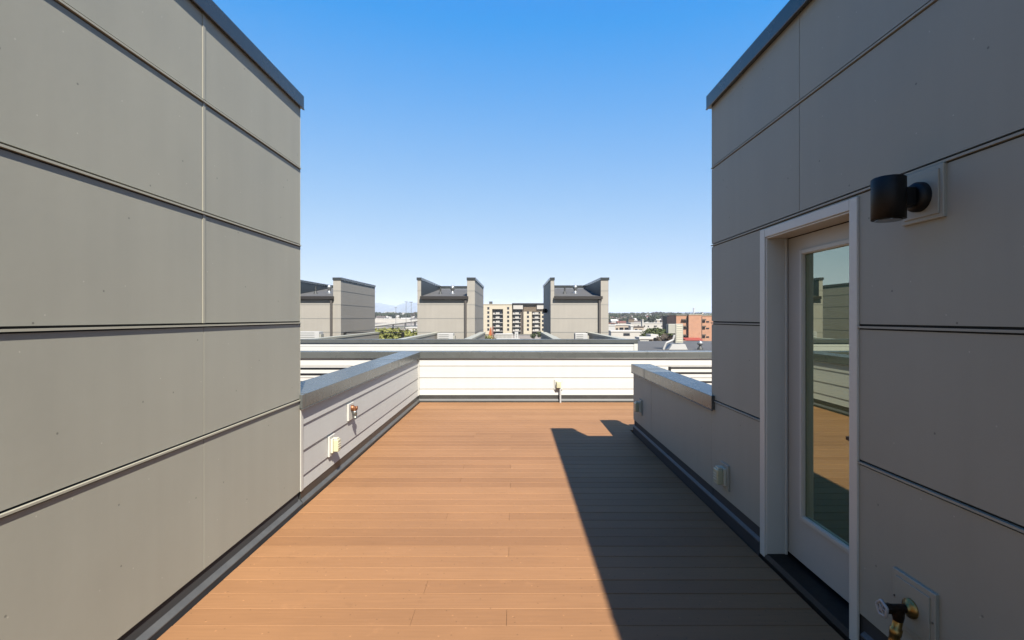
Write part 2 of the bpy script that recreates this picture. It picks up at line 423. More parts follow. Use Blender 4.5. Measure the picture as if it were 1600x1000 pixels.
for yy in (2.2, -.3):
    q = MB(); q.box(XR-.0355, 1.824, yy-.009, yy+.009, CAPLOW+.010, CAPTOP+.0025); q.build('cap_seam', 'metal_cap', pc)
for a, b in ((-3.5, DY0-.075), (DY1+.075, YC)):
    q = MB(); q.prism([(XR+.03,.24),(XR+.012,.24),(XR+.012,.098),(XR-.006,.083),(XR-.006,-.05),(XR+.03,-.05)], 'y', a, b); q.build('base_flashing', 'membrane', T)
    q = MB(); q.prism([(XR+.011,.0985),(XR-.0075,.0835),(XR-.0075,.076),(XR+.011,.090)], 'y', a, b); q.build('base_ledge', 'ledge', T)
# casing
XCF = 1.543
q = MB()
for a, b in ((DY0-.056, DY0-.002), (DY1+.002, DY1+.062)):
    q.box(XCF, XR+.004, a, b, .018, DZ+.046)
q.box(XCF+.001, XR+.0042, DY0-.0018, DY1+.0018, DZ-.006, DZ+.0455)
q.box(XCF+.008, 1.678, DY1-.008, DY1+.0018, .018, DZ-.0065); q.box(XCF+.008, 1.678, DY0-.0018, DY0+.008, .018, DZ-.0065)
q.box(XCF+.0085, 1.678, DY0-.0017, DY1+.0017, DZ-.016, DZ-.0062)
q.box(1.664, 1.6785, DY1-.016, DY1-.0081, .018, DZ-.0163)
q.build('door_casing', 'casing_paint', T, .003)
q = MB(); q.box(XR+.003, 1.75, DY0-.02, DY1+.02, -.03, .045); q.prism([(XR-.01,.020),(XR+.003,.045),(XR+.003,-.03),(XR-.01,-.03)],'y',DY0-.02,DY1+.02); q.build('door_sill', 'black_metal', T)
# door leaf with stiles and rails, bead, glass and lever
XD = 1.682; gy0, gy1, gz0, gz1 = 2.488, 2.935, .335, 1.875; da, db, dzb, dzt = DY0+.011, DY1-.012, .064, DZ-.020
q = MB()
q.box(XD, XD+.044, da, gy0, dzb, dzt); q.box(XD, XD+.044, gy1, db, dzb, dzt)
q.box(XD+.0001, XD+.0439, gy0-.0001, gy1+.0001, dzb, gz0); q.box(XD+.0001, XD+.0439, gy0-.0001, gy1+.0001, gz1, dzt)
door = q.build('door', 'door_paint', T)
q = MB(); w = .028
def bead(q, x0, x1, e, w):
    q.box(x0, x1, gy0-e, gy0-e+w, gz0-e, gz1+e); q.box(x0, x1, gy1+e-w, gy1+e, gz0-e, gz1+e)
    q.box(x0+.0005, x1, gy0-e+w, gy1+e-w, gz0-e, gz0-e+w); q.box(x0+.0005, x1, gy0-e+w, gy1+e-w, gz1+e-w, gz1+e)
bead(q, XD-.012, XD-.0002, .018, .022); bead(q, XD-.006, XD+.012, .004, .012)
q.build('glazing_bead', 'bead_paint', door, .002)
q = MB(); q.box(XD+.013, XD+.021, gy0+.002, gy1-.002, gz0+.002, gz1-.002); q.build('pane', 'door_glass', door)
q = MB(); q.cyl((XD-.002, 2.385, .911), (XD-.012, 2.385, .911), .028); q.cyl((XD-.012,2.385,.911),(XD-.055,2.385,.911),.009)
q.box(XD-.064, XD-.050, 2.375, 2.460, .902, .920); q.build('handle', 'dark_bronze', door, .003)
q = MB(); q.cyl((XD-.002,2.385,1.06),(XD-.016,2.385,1.06),.026); q.build('lock', 'dark_bronze', door, .003)

# ------------------------------------------------------------------ low walls
def lap_profile(face, sgn, z0, edges, ztop, back, lap=.0095):
    """lap siding section: (coordinate, z) with each board proud at its bottom edge"""
    pts = [(back, z0)]
    zs = [z0] + edges + [ztop]
    for i in range(len(zs)-1):
        pts.append((face + sgn*0.0, zs[i])); pts.append((face - sgn*lap, zs[i+1]))
    pts.append((back, ztop)); return pts
LE = [.238, .437, .645]
def base_strip(T, axis, face, sgn, a0, a1, back):
    """metal base flashing with a sloped ledge under the siding"""
    g = lambda o, z: (face + sgn*o, z)
    q = MB(); q.prism([g(-.03,.16), g(-.006,.16), g(-.006,.058), g(.012,.030), g(.012,-.05), g(-.03,-.05)], axis, a0, a1); q.build('base_flashing', 'flashing', T)
    q = MB(); q.prism([g(-.0055,.0585), g(.0135,.0305), g(.0135,.022), g(-.0055,.050)], axis, a0, a1); q.build('base_ledge', 'ledge', T)

# left low wall
T = thing('parapet_wall', 'low white lap-sided wall on the left in sun, carrying a tap and an outlet cover', 'parapet wall', (-1.84, 6.4, 0))
q = MB(); q.prism(lap_profile(XL, 1, .128, LE, .80, -2.0), 'y', YC+.03, YF-.03); q.build('lap_siding', 'white_siding', T)
q = MB(); q.box(-2.0, XL+.006, YC+.004, YC+.05, .125, .80); q.box(XL-.02, XL+.008, YF-.085, YF-.012, .125, .80); q.build('corner_trim', 'white_trim', T, .002)
q = MB(); cap_run(q, -2.03, XL+.024, YC-.012, YF-.045, LCAP, LCAPB); cap = q.build('wall_cap', 'coping_grey', T, .003)
for yy in (4.02, 7.25):
    q = MB(); q.box(-2.032, XL+.0262, yy-.006, yy+.006, LCAPB+.01, LCAP+.0022); q.build('cap_seam', 'coping_grey', cap)
base_strip(T, 'y', XL+.002, 1, YC+.022, YF, 0)
# far wall
T = thing('parapet_wall', 'long white lap-sided wall across the far end of the deck under a dark cap', 'parapet wall', (0, YF+.15, 0))
q = MB(); q.prism(lap_profile(YF, -1, .128, LE, .80, YF+.28), 'x', -13, 9); q.build('lap_siding', 'white_siding', T)
q = MB(); q.box(-13, 9, YF-.021, YF+.30, LCAPB+.008, LCAP); q.box(-13, 9, YF-.025, YF-.010, LCAPB, LCAPB+.0076); cap = q.build('wall_cap', 'coping_grey', T, .003)
for xx in (-4.6, -.75, 2.35, 6):
    q = MB(); q.box(xx-.006, xx+.006, YF-.0235, YF+.302, LCAPB+.01, LCAP+.0022); q.build('cap_seam', 'coping_grey', cap)
base_strip(T, 'x', YF-.002, -1, -13, 9, 0)
# right low wall
T = thing('parapet_wall', 'low grey panelled wall on the right in shade, ending free before the far wall', 'parapet wall', (1.65, 5.3, 0))
q = MB()
for a, b in ((YC+.003, 5.705), (5.71, YE)): q.box(XR, XR+.010, a, b, .17, .80)
q.box(XR+.0105, 1.75, YE-.008, YE, .10, .80); q.build('panel_cladding', 'panel', T)
q = MB(); q.box(XR+.0105, 1.75, YC+.003, YE-.009, -.05, .80); q.build('wall_core', 'core', T)
q = MB(); cap_run(q, XR-.026, 1.775, 3.90, YE+.02, LCAP, LCAPB); cap = q.build('wall_cap', 'coping_grey', T, .003)
q = MB(); q.box(XR-.0285, 1.777, 5.93, 5.942, LCAPB+.01, LCAP+.0022); q.build('cap_seam', 'coping_grey', cap)
q = MB(); q.prism([(XR+.03,.24),(XR+.012,.24),(XR+.012,.098),(XR-.006,.083),(XR-.006,-.05),(XR+.03,-.05)], 'y', YC+.002, YE); q.build('base_flashing', 'membrane', T)
q = MB(); q.prism([(XR+.011,.0985),(XR-.0075,.0835),(XR-.0075,.076),(XR+.011,.090)], 'y', YC+.002, YE); q.build('base_ledge', 'ledge', T)
# block behind it (stair bulkhead next door), its shadow falls past the low wall
T = thing('bulkhead', 'low grey bulkhead standing behind the shaded low wall on the right', 'bulkhead', (2.5, 5.3, 0))
q = MB(); q.box(1.78, 3.28, YC+.05, YE-.02, -.05, .53); q.build('wall', 'panel', T)
q = MB(); q.box(1.779, 3.31, YC+.045, YE, .5305, .575); q.build('wall_cap', 'metal_cap', T, .003)

# guard rails on the neighbours' decks
def guard_rail(label, x0, x1, Y, hs):
    T = thing('guard_rail', label, 'railing', ((x0+x1)/2, Y, 0))
    for z in hs:
        q = MB(); q.box(x0, x1, Y-.016, Y+.016, z-.016, z+.016); q.build('rail_bar', 'rail_black', T)
    n = 3
    for i in range(n):
        x = x0 + (x1-x0)*i/(n-1); q = MB(); q.box(x-.02, x+.02, Y-.0165, Y+.0165, -.006, hs[-1]+.02); q.build('rail_post', 'rail_black', T)
guard_rail('black horizontal-bar railing on the next deck beyond the left low wall', -6.2, -2.25, 7.7, (.39, .51, .628, .716))
guard_rail('black horizontal-bar railing beyond the cap of the shaded right low wall', 2.62, 4.4, 8.5, (.28, .408, .559, .646))

# ------------------------------------------------------------------ fittings
def outlet(label, n, c, up=Vector((0,0,1)), s=1.0, w=.145, h=.185):
    """weatherproof outlet: plate, box and a bubble cover on a wall with outward normal n"""
    n = Vector(n); c = Vector(c); u = up.cross(n).normalized()
    T = thing('outlet_box', label, 'outlet', c, 'weatherproof outlets along the deck walls')
    q = MB(); q.obox(c+n*.006, u, w/2, up, h/2, n, .008); q.build('mounting_plate', 'plate_paint' if s < 1 else 'white_trim', T, .003)
    for sv in (-1, 1):
        q = MB(); q.cyl(c+n*.0135+up*sv*(h/2-.014), c+n*.0162+up*sv*(h/2-.014), .0045, None, 8); q.build('screw', 'grey_metal', T)
    q = MB(); q.obox(c+n*.022, u, .045, up, .064, n, .010); q.build('outlet_frame', 'cover_frame', T, .004)
    q = MB(); q.obox(c+n*.055, u, .038, up, .056, n, .0235); cv = q.build('bubble_cover', 'cover_plastic', T, .010, 3)
    q = MB(); q.obox(c+n*.0795, u, .026, up, .003, n, .003); q.obox(c+n*.0795-up*.02, u, .026, up, .003, n, .003); q.obox(c+n*.0795+up*.02, u, .026, up, .003, n, .003)
    q.build('cover_rib', 'cover_frame', cv)
    q = MB(); q.obox(c+n*.052+up*.062, u, .030, up, .006, n, .014); q.build('hinge', 'cover_frame', T, .002)
    return T
outlet('cream outlet cover on the white wall at the left, throwing a shadow down the boards', (1,0,0), (XL, 4.63, .325))
T = outlet('small cream outlet cover on the far white wall above a white pipe', (0,-1,0), (.775, YF, .315))
q = MB(); q.cyl((.805, YF-.045, .25), (.805, YF-.045, .0), .017, None, 12); q.build('conduit', 'white_paint', T)
outlet('shaded cream outlet cover on the right wall just left of the door casing', (-1,0,0), (XR, 3.70, .335), s=.9)
outlet('shaded outlet cover near the free far end of the right low wall', (-1,0,0), (XR, 6.18, .40), s=.9)

def tap(label, n, c, plate_mat, flange, body, wheel, drop, tilt, pw=.21, ph=.22):
    n = Vector(n); c = Vector(c); up = Vector((0,0,1)); u = up.cross(n).normalized()
    T = thing('hose_tap', label, 'tap', c, 'hose taps on the deck walls')
    q = MB(); q.obox(c+n*.005, u, pw/2, up, ph/2, n, .009); pl = q.build('mounting_plate', plate_mat, T, .003)
    for su in (-1, 1):
        q = MB(); q.cyl(c+n*.0135+u*su*(pw/2-.012), c+n*.0165+u*su*(pw/2-.012), .0045, None, 8); q.build('screw', 'grey_metal', T)
    q = MB(); q.obox(c+n*.016, u, pw/2-.022, up, ph/2-.022, n, .003); q.build('plate_face', plate_mat, pl, .002)
    q = MB(); q.lathe(c+n*.018, c+n*.045, [(0,.036),(.4,.036),(.55,.022),(1,.018)], 20); q.build('flange', flange, T)
    q = MB(); q.cyl(c+n*.040, c+n*.105, .0165); q.lathe(c+n*.070-up*.0, c+n*.070-up*.048, [(0,.022),(.6,.021),(1,.017)], 16)
    q.cyl(c+n*.10, c+n*.118, .021, .019, 6, False); q.cyl(c+n*.118, c+n*.135, .006)
    q.build('tap_body', body, T, .001)
    q = MB(); q.torus(c+n*.132, n, .026, .006); q.cyl(c+n*.126, c+n*.138, .009)
    for i in range(5):
        a = 2*math.pi*i/5; dd = u*math.cos(a)+up*math.sin(a); q.cyl(c+n*.132, c+n*.132+dd*.026, .0035, None, 6)
    q.build('hand_wheel', wheel, T)
    a = c+n*.070-up*.045; b = a+(-up*drop+n*tilt)
    q = MB(); q.lathe(a, b, [(0,.017),(.30,.0165),(.32,.0205),(.55,.0205),(.57,.0185),(.9,.0185),(.92,.0205),(1,.0205)], 18); q.build('spout', drop and ('brass' if wheel == 'wheel_white' else 'grey_metal'), T)
tap('brass tap with a pale hand wheel low on the shaded right wall beside the door', (-1,0,0), (XR, 1.945, .375), 'plate_paint', 'brass', 'dark_bronze', 'wheel_white', .10, .02)
n, c, up, u = Vector((1,0,0)), Vector((XL,5.17,.54)), Vector((0,0,1)), Vector((0,1,0))
T = thing('hose_tap', 'small copper-coloured tap with a grey vacuum breaker on the sunlit left wall', 'tap', c, 'hose taps on the deck walls')
q = MB(); q.obox(c+n*.005-up*.005, u, .085, up, .085, n, .009); q.build('mounting_plate', 'white_trim', T, .003)
q = MB(); q.lathe(c+n*.015+up*.03, c+n*.050+up*.03, [(0,.030),(.5,.030),(.8,.024),(1,.016)], 20); q.cyl(c+n*.04+up*.03, c+n*.062+up*.03, .017); q.lathe(c+n*.046+up*.045, c+n*.046+up*.0, [(0,.018),(.3,.022),(1,.019)], 16); q.build('tap_body', 'copper', T)
q = MB(); q.lathe(c+n*.046, c+n*.052-up*.075, [(0,.019),(.1,.024),(.45,.024),(.5,.021),(.8,.021),(.85,.025),(1,.023)], 18); q.build('vacuum_breaker', 'grey_metal', T)
q = MB(); q.torus(c+n*.070+up*.03, n, .018, .005); q.cyl(c+n*.060+up*.03, c+n*.074+up*.03, .006); q.build('hand_wheel', 'copper', T)

T = thing('wall_lamp', 'black cylinder wall lamp mounted on the grey wall to the right of the door', 'wall lamp', (XR, 1.90, 1.955))
q = MB(); q.obox((XR-.004,1.905,1.960), (0,1,0), .098, (0,0,1), .098, (1,0,0), .009); pl = q.build('mounting_plate', 'plate_paint', T, .003)
q = MB(); q.obox((XR-.0150,1.905,1.960), (0,1,0), .082, (0,0,1), .082, (1,0,0), .003); q.build('plate_face', 'plate_paint', pl, .002)
q = MB(); q.lathe((XR-.017,1.905,1.955), (XR-.052,1.905,1.955), [(0,.056),(.55,.056),(.9,.048),(1,.040)], 32); q.build('wall_rose', 'black_metal', T)
q = MB(); q.obox((XR-.07,1.905,1.955), (1,0,0), .05, (0,1,0), .024, (0,0,1), .035); q.build('arm', 'black_metal', T, .004)
q = MB(); zc = 1.950; xl = XR-.137; r = .056
q.lathe((xl,1.905,zc-.079), (xl,1.905,zc+.079), [(0,r-.004),(0,r),(.97,r),(1,r-.006)], 40)
q.build('lamp_shade', 'black_metal', T)
q = MB(); q.cyl((xl,1.905,zc-.084), (xl,1.905,zc-.0795), .044, None, 28); q.build('diffuser', 'glass_dark', T)

# ------------------------------------------------------------------ own and opposite buildings below the roofs
T = thing('townhouse', 'white townhouse under the deck, only its roof level in view', 'building', (0, 3, -10))
q = MB(); q.box(-13, 9, -6, YF+.27, -10, -.10); q.build('wall', 'white_siding', T)

YO = 13.9       # opposite parapet plane
TF = 22.1       # front of the opposite towers
T = thing('townhouse', 'row of townhouses opposite with grey stair towers on its roof', 'building', (-6, 21, -10))
q = MB(); q.box(-20, 3.42, YO+.02, 29.5, -10, -.06); q.build('wall', 'white_siding', T)
q = MB(); q.box(-20, 3.40, YO+.3, 29.4, -.0595, -.02); q.build('roof', 'roof_grey', T)

T = thing('parapet_wall', 'white band of wall with a dark cap on the roof edge opposite', 'parapet wall', (-6, YO, 0))
q = MB(); q.prism([(YO+.25,-.3),(YO,-.3)] + sum([[(YO, z),(YO+.006, z+.2)] for z in (-.1,.1,.3,.5)], []) + [(YO,.7),(YO+.006,.80),(YO+.25,.80)], 'x', -20, 3.30); q.build('lap_siding', 'white_siding', T)
q = MB(); q.box(3.3005, 3.40, YO-.012, YO+.25, -.3, .80); q.build('corner_trim', 'white_trim', T)
q = MB(); q.box(-20, 3.41, YO-.03, YO+.29, .795, .893); q.build('wall_cap', 'coping_grey', T)

def far_tower(label, x0, x1, y0, y1, group):
    T = thing('stair_tower', label, 'stair tower', ((x0+x1)/2, y0, 0), group)
    wl_, wr = .16, .34                       # thickness of the two side parapets
    zr0, zr1 = 2.42, 3.08
    rows = [.24, .85, 1.457, 2.064]
    c = MB(); c.box(x0+.012, x1-.012, y0+.012, y1-.012, -.05, 2.38)
    c.box(x0+.012, x0+wl_, y0+.012, y1-.012, 2.381, TOP-.001); c.box(x1-wr, x1-.012, y0+.012, y1-.012, 2.381, TOP-.001)
    c.build('wall_core', 'panel_far', T)
    p = MB()
    zs = [-.05] + rows + [2.672, TOP]
    for i in range(len(zs)-1):
        a, b = zs[i]+.008, zs[i+1]-.008
        p.box(x1-.012, x1, y0, y1, a, b); p.box(x0, x0+.012, y0, y1, a, b)
        # front: full width below the eaves, only the parapet ends above
        if b < 2.3: p.box(x0+.0125, x1-.0125, y0, y0+.0115, a, b)
        else:
            p.box(x0+.0125, x0+wl_, y0, y0+.0115, a, b); p.box(x1-wr, x1-.0125, y0, y0+.0115, a, b)
    p.box(x0+wl_, x1-wr, y0, y0+.0115, 2.072, 2.36)
    p.build('panel_cladding', 'panel_far', T)
    t = MB()
    for z in rows + [2.672]:
        t.box(x1-.006, x1+.006, y0-.006, y1, z-.012, z+.006); t.box(x0-.006, x0+.006, y0-.006, y1, z-.012, z+.006)
        if z < 2.3: t.box(x0+.0062, x1-.0062, y0-.006, y0+.006, z-.012, z+.006)
        else: t.box(x1-wr, x1-.0062, y0-.006, y0+.006, z-.012, z+.006)
    t.build('joint_trim', 'louver_dark', T)
    r = MB(); r.prism([(y0-.05,zr0),(y1-.2,zr1),(y1-.2,zr1-.05),(y0-.05,zr0-.05)], 'x', x0+wl_+.0065, x1-wr-.0065); r.build('roof', 'roof_grey', T)
    q = MB(); q.box(x0-.03, x0+wl_+.02, y0-.03, y1+.02, 3.145, CAPTOP); q.box(x1-wr-.02, x1+.03, y0-.03, y1+.02, 3.145, CAPTOP)
    q.box(x0+wl_+.021, x1-wr-.021, y1-.2, y1+.02, 3.10, 3.25); q.build('parapet_cap', 'metal_cap', T)
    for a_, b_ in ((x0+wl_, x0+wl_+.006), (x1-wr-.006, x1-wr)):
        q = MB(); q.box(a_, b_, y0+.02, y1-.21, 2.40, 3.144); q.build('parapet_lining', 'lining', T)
    q = MB(); q.box(x0+wl_-.02, x1-wr+.06, y0-.15, y0-.052, 2.30, 2.43); q.box(x0+wl_, x1-wr, y0-.0515, y0-.001, 2.362, 2.40); q.build('gutter', 'gutter', T)
    q = MB(); xd = x1-wr-.06; q.box(xd-.045, xd+.045, y0-.10, y0-.02, -.02, 2.30); q.build('downspout', 'downspout', T)
    zt = lambda yy: zr0 + (yy-y0)/(y1-.2-y0)*(zr1-zr0)
    yy = y0+1.6; xx = x0+wl_+.62
    q = MB(); q.cyl((xx,yy,zt(yy)-.03),(xx,yy,zt(yy)+.34),.035,None,10); q.lathe((xx,yy,zt(yy)-.02),(xx,yy,zt(yy)+.12),[(0,.12),(.3,.09),(1,.04)],10); q.build('vent_pipe', 'fascia_dark', T)
    yy = y0+1.9; xx = x0+wl_+1.15
    q = MB(); q.lathe((xx,yy,zt(yy)-.03),(xx,yy,zt(yy)+.40),[(0,.13),(.1,.12),(.12,.07),(.5,.07),(.55,.10),(.85,.10),(1,.03)],14); q.build('turbine_vent', 'galv', T)
    return T
g = 'stair towers on the opposite roof'
far_tower('opposite stair tower half hidden by the near left tower', -10.15, -7.63, TF, 27.5, g)
far_tower('middle opposite stair tower, left of the tall apartment block, sunlit front', -4.27, -1.743, TF, 28.2, g)
T3 = far_tower('opposite stair tower between the apartment block and the open city view, its left side dark', 1.585, 4.13, TF, 27.6, g)
far_tower('opposite stair tower farther along the row, mirrored in the door glass', -16.0, -13.5, TF, 27.8, g)
q = MB(); lx = 1.585; q.lathe((lx-.12,24.2,1.72),(lx-.12,24.2,1.92),[(0,.1),(1,.1)],14); q.box(lx-.1,lx+.001,24.12,24.28,1.78,1.86); q.build('wall_lantern', 'black_metal', T3)

# divider walls between the opposite decks
def divider(label, x, y0, y1):
    T = thing('divider_wall', label, 'parapet wall', (x, y0, 0), 'divider walls between the opposite decks')
    q = MB(); q.box(x-.10, x+.10, y0, y1, -.02, .80); q.build('wall', 'panel_far', T)
    q = MB(); q.box(x-.115, x+.115, y0, y1+.01, .801, .868); q.build('wall_cap', 'plate_paint', T)
divider('low divider wall opposite, right behind the near left tower edge', -6.0, YO+.30, TF-.2)
divider('low divider wall opposite running to the left foot of the middle tower', -3.35, YO+.30, TF-.2)
divider('low divider wall opposite running to the right foot of the middle tower', -1.38, YO+.30, TF-.2)
divider('low divider wall opposite at the dark side of the right-hand tower', 1.25, YO+.30, TF-.2)
divider('low divider wall opposite at the right end of the white band', 3.22, YO+.30, TF-.2)

# railing at the back of the opposite decks
T = thing('guard_rail', 'black railing between the two opposite towers in front of green trees', 'railing', (-6.2, TF+.3, 0))
for z in (.12, .48, .82):
    q = MB(); q.box(-7.6, -4.95, TF+.28, TF+.32, z-.02, z+.02); q.build('rail_bar', 'rail_black', T)
for x in (-7.55, -6.3, -4.97):
    q = MB(); q.box(x-.05, x+.05, TF+.25, TF+.35, -.02, .84); q.build('rail_post', 'rail_black', T)

def condenser(label, x0, x1, Y, zt):
    T = thing('air_conditioner', label, 'air conditioner', ((x0+x1)/2, Y, 0), 'air conditioners on the opposite decks')
    q = MB(); q.box(x0, x1, Y, Y+.45, .30, zt); b = q.build('case', 'white_paint', T, .01)
    q = MB()
    for i in range(7):
        z = .34+i*(zt-.40)/6; q.box(x0+.05, x1-.18, Y-.006, Y-.0005, z, z+.02)
    q.build('grille', 'louver_dark', T)
    for a, b in ((x0+.05, x0+.12), (x1-.12, x1-.05)):
        q = MB(); q.box(a, b, Y+.02, Y+.43, -.02, .2995); q.build('foot', 'galv', T)
    q = MB(); q.box(x1, x1+.06, Y+.05, Y+.35, zt-.38, zt-.10); q.build('valve_cover', 'cream_metal', T)
condenser('white air conditioner at the foot of the middle opposite tower', -3.15, -2.50, 20.5, .85)
condenser('white air conditioner on the opposite deck beside the near left tower', -8.75, -7.85, 20.2, .93)
condenser('white air conditioner at the foot of the right-hand opposite tower', 2.45, 2.95, 20.3, .86)

# flat roof to the right with its exhaust
T = thing('flat_roof_building', 'building with a dark flat roof right of the white band, below the orange brick block', 'building', (12, 24, -10))
q = MB(); q.box(3.9, 24, 14.5, 33, -10, -.30); q.build('wall', 'pale_wall', T)
q = MB(); q.box(3.86, 24.1, 14.4, 33.1, -.2995, -.05); q.build('roof', 'roof_grey', T)
YV = 24.3; px = YV/F
X = lambda x: (x-CX)*YV/F
Z = lambda y_: EYE-(y_-CY)*YV/F
T = thing('roof_exhaust', 'cream louvred exhaust hood with a bent white pipe on the dark flat roof', 'roof exhaust', (X(1058), YV, -.05))
q = MB(); q.box(X(1055.5), X(1067.5), YV, YV+.38, Z(536), Z(506)); b = q.build('cabinet', 'cream_metal', T, .01)
q = MB()
for i in range(9): q.box(X(1057), X(1066), YV-.012, YV-.001, Z(509+i*3), Z(508+i*3))
q.build('louvre', 'cover_frame', b)
q = MB(); q.box(X(1044.5), X(1055.4), YV+.02, YV+.40, Z(521), Z(506.3)); q.build('hood', 'cream_metal', T, .01)
q = MB(); q.prism([(X(1049),Z(537.5)),(X(1069),Z(537.5)),(X(1073),Z(546)),(X(1044),Z(546))], 'y', YV-.15, YV+.5); q.build('kerb', 'white_paint', T)
q = MB(); q.tube([(X(1053),YV-.06,Z(523)),(X(1051),YV-.06,Z(531)),(X(1040),YV-.06,Z(536)),(X(1036),YV-.06,Z(546))], .05); q.build('pipe', 'white_paint', T)
T = thing('roof_vent', 'small shiny metal vent on the dark flat roof, right of the cream exhaust', 'roof vent', (X(1094), YV, -.05))
q = MB(); q.lathe((X(1094),YV,Z(541)),(X(1094),YV,Z(532.5)),[(0,.06),(.25,.07),(.3,.13),(.7,.14),(1,.03)],16); q.build('cowl', 'galv', T)
q = MB(); q.lathe((X(1094),YV,Z(546)),(X(1094),YV,Z(541)),[(0,.14),(.4,.13),(1,.062)],16); q.build('collar', 'fascia_dark', T)

# ------------------------------------------------------------------ ground and hills
def gz(x, y):
    r = math.hypot(x, y)
    def ss(a, b, v): t = max(0, min(1, (v-a)/(b-a))); return t*t*(3-2*t)
    side = ss(-.15, .12, x/max(r,1))
    h = -10 + ss(450, 1500, r)*(11+4*side) + ss(1800, 4500, r)*(6+ 26*side)*(0.75+.25*math.sin(x*.0016+1)+.12*math.sin(x*.0051))
    return h
q = MB(); NA, RR = 72, [0, 20, 60, 150, 300, 450, 600, 750, 900, 1100, 1300, 1500, 1800, 2200, 2700, 3300, 4000, 4800, 6000, 7500, 10000]
idx = {}
for i, r in enumerate(RR):
    for j in range(NA):
        a = 2*math.pi*j/NA if r < 400 else 2*math.pi*j/NA
        x, y_ = r*math.sin(a), r*math.cos(a)
        idx[i,j] = len(q.v); q.v.append((x, y_, gz(x, y_) if y_ > 0 else -10))
for i in range(len(RR)-1):
    for j in range(NA):
        k2 = (j+1) % NA
        if i == 0: q.f.append((idx[0,j], idx[1,j], idx[1,k2]))
        else: q.f.append((idx[i,j], idx[i+1,j], idx[i+1,k2], idx[i,k2]))
struct(q.build('ground', 'ground'))
# mountains
def ridge(name, Y, pts, depth, base):
    q = MB(); n = 0; cols = []
    xs = []
    P = [at(px, py, Y) for px, py in pts]
    steps = []
    for a, b in zip(P[:-1], P[1:]):
        m = 10
        for i in range(m): steps.append(a.lerp(b, i/m))
    steps.append(P[-1])
    rr = random.Random(5)
    rows = []
    for s_ in steps:
        jig = rr.uniform(-.04, .04)*(s_.z-base)
        rows.append([(s_.x, Y-depth, base), (s_.x+rr.uniform(-30,30), Y-depth*.55, base+(s_.z-base)*rr.uniform(.35,.55)), (s_.x, Y, s_.z+jig), (s_.x, Y+depth, base)])
    for i, rw in enumerate(rows): q.v += rw
    for i in range(len(rows)-1):
        for j in range(3): q.f.append((i*4+j, i*4+4+j, i*4+5+j, i*4+1+j))
    return struct(q.build(name, 'mountain'))
ridge('mountains', 9000, [(300,486),(420,480),(500,484),(560,477),(590,473),(602,475),(618,479),(628,474),(640,471.5),(660,474),(700,482),(800,488),(900,492)], 1500, -5)
ridge('hills', 5200, [(860,492),(940,491),(985,490.5),(1005,489.3),(1030,488),(1060,488.5),(1085,487.5),(1115,488),(1300,486),(1500,489)], 900, 5)

# haze round the whole place
q = MB(); q.box(-11000, 11000, -11000, 11000, -12, 310)
hz = struct(q.build('haze', 'core'), 'stuff')
m = bpy.data.materials.new('haze_air'); m.use_nodes = True; N, L = m.node_tree.nodes, m.node_tree.links; N.clear()
out = N.new('ShaderNodeOutputMaterial'); pv = N.new('ShaderNodeVolumePrincipled'); pv.inputs['Color'].default_value = (.82,.90,1,1)
pv.inputs['Density'].default_value = .00011; pv.inputs['Anisotropy'].default_value = 0
L.new(pv.outputs[0], out.inputs['Volume']); hz.data.materials.clear(); hz.data.materials.append(m)

# ------------------------------------------------------------------ trees
def crown_mesh(name, mat_name, n, seed, rx, rz, lobes, leaf):
    rr = random.Random(seed); q = MB()
    cs = []
    for i in range(lobes):
        a = rr.uniform(0, 6.28); d_ = rr.uniform(.1,.6)*rx
        cs.append((d_*math.cos(a), d_*math.sin(a), rr.uniform(-.45,.5)*rz, rr.uniform(.4,.65)))
    for i in range(n):
        cx, cy, cz, sc = rr.choice(cs)
        v = Vector((rr.gauss(0,1), rr.gauss(0,1), rr.gauss(0,1))).normalized()*(rr.uniform(.5,1)**.6)
        c = Vector((cx+v.x*rx*sc, cy+v.y*rx*sc, cz+v.z*rz*sc))
        u = Vector((rr.gauss(0,1), rr.gauss(0,1), rr.gauss(0,1))).normalized(); w = u.orthogonal().normalized(); w.rotate(Matrix.Rotation(rr.uniform(0,6.28),3,u))
        s1, s2 = leaf*rr.uniform(.6,1.3), leaf*rr.uniform(.4,.9)
        t_ = u.cross(w)
        q.add([c-w*s1, c+t_*s2, c+w*s1, c-t_*s2+u*leaf*.2], [(0,1,2,3)])
    return q
TREE = {}
def tree_proto(kind, mat_name, n, seed, h, rx, lobes, leaf):
    q = crown_mesh(kind, mat_name, n, seed, rx, h*.36, lobes, leaf)
    q.v = [(x, y_, z+h*.62) for x, y_, z in q.v]
    me = bpy.data.meshes.new(kind+'_crown'); me.from_pydata(q.v, [], q.f); me.materials.append(M[mat_name])
    t = MB(); t.lathe((0,0,-.5),(0,0,h*.62),[(0,.035*h),(.5,.024*h),(1,.008*h)],7)
    rr = random.Random(seed)
    for i in range(4):
        a = rr.uniform(0,6.28); t.cyl((0,0,h*rr.uniform(.25,.42)), (rx*.55*math.cos(a), rx*.55*math.sin(a), h*rr.uniform(.55,.8)), .014*h, .004*h, 5)
    tm = bpy.data.meshes.new(kind+'_trunk'); tm.from_pydata(t.v, [], t.f); tm.materials.append(M['bark'])
    TREE[kind] = (me, tm, h)
tree_proto('green', 'leaf_green', 1500, 1, 10, 4.2, 10, .42)
tree_proto('yellow', 'leaf_yellow', 3600, 2, 10, 4.8, 14, .26)
tree_proto('dark', 'leaf_dark', 420, 3, 10, 4.6, 8, .95)
tree_proto('brown', 'leaf_brown', 420, 4, 10, 4.4, 8, .9)
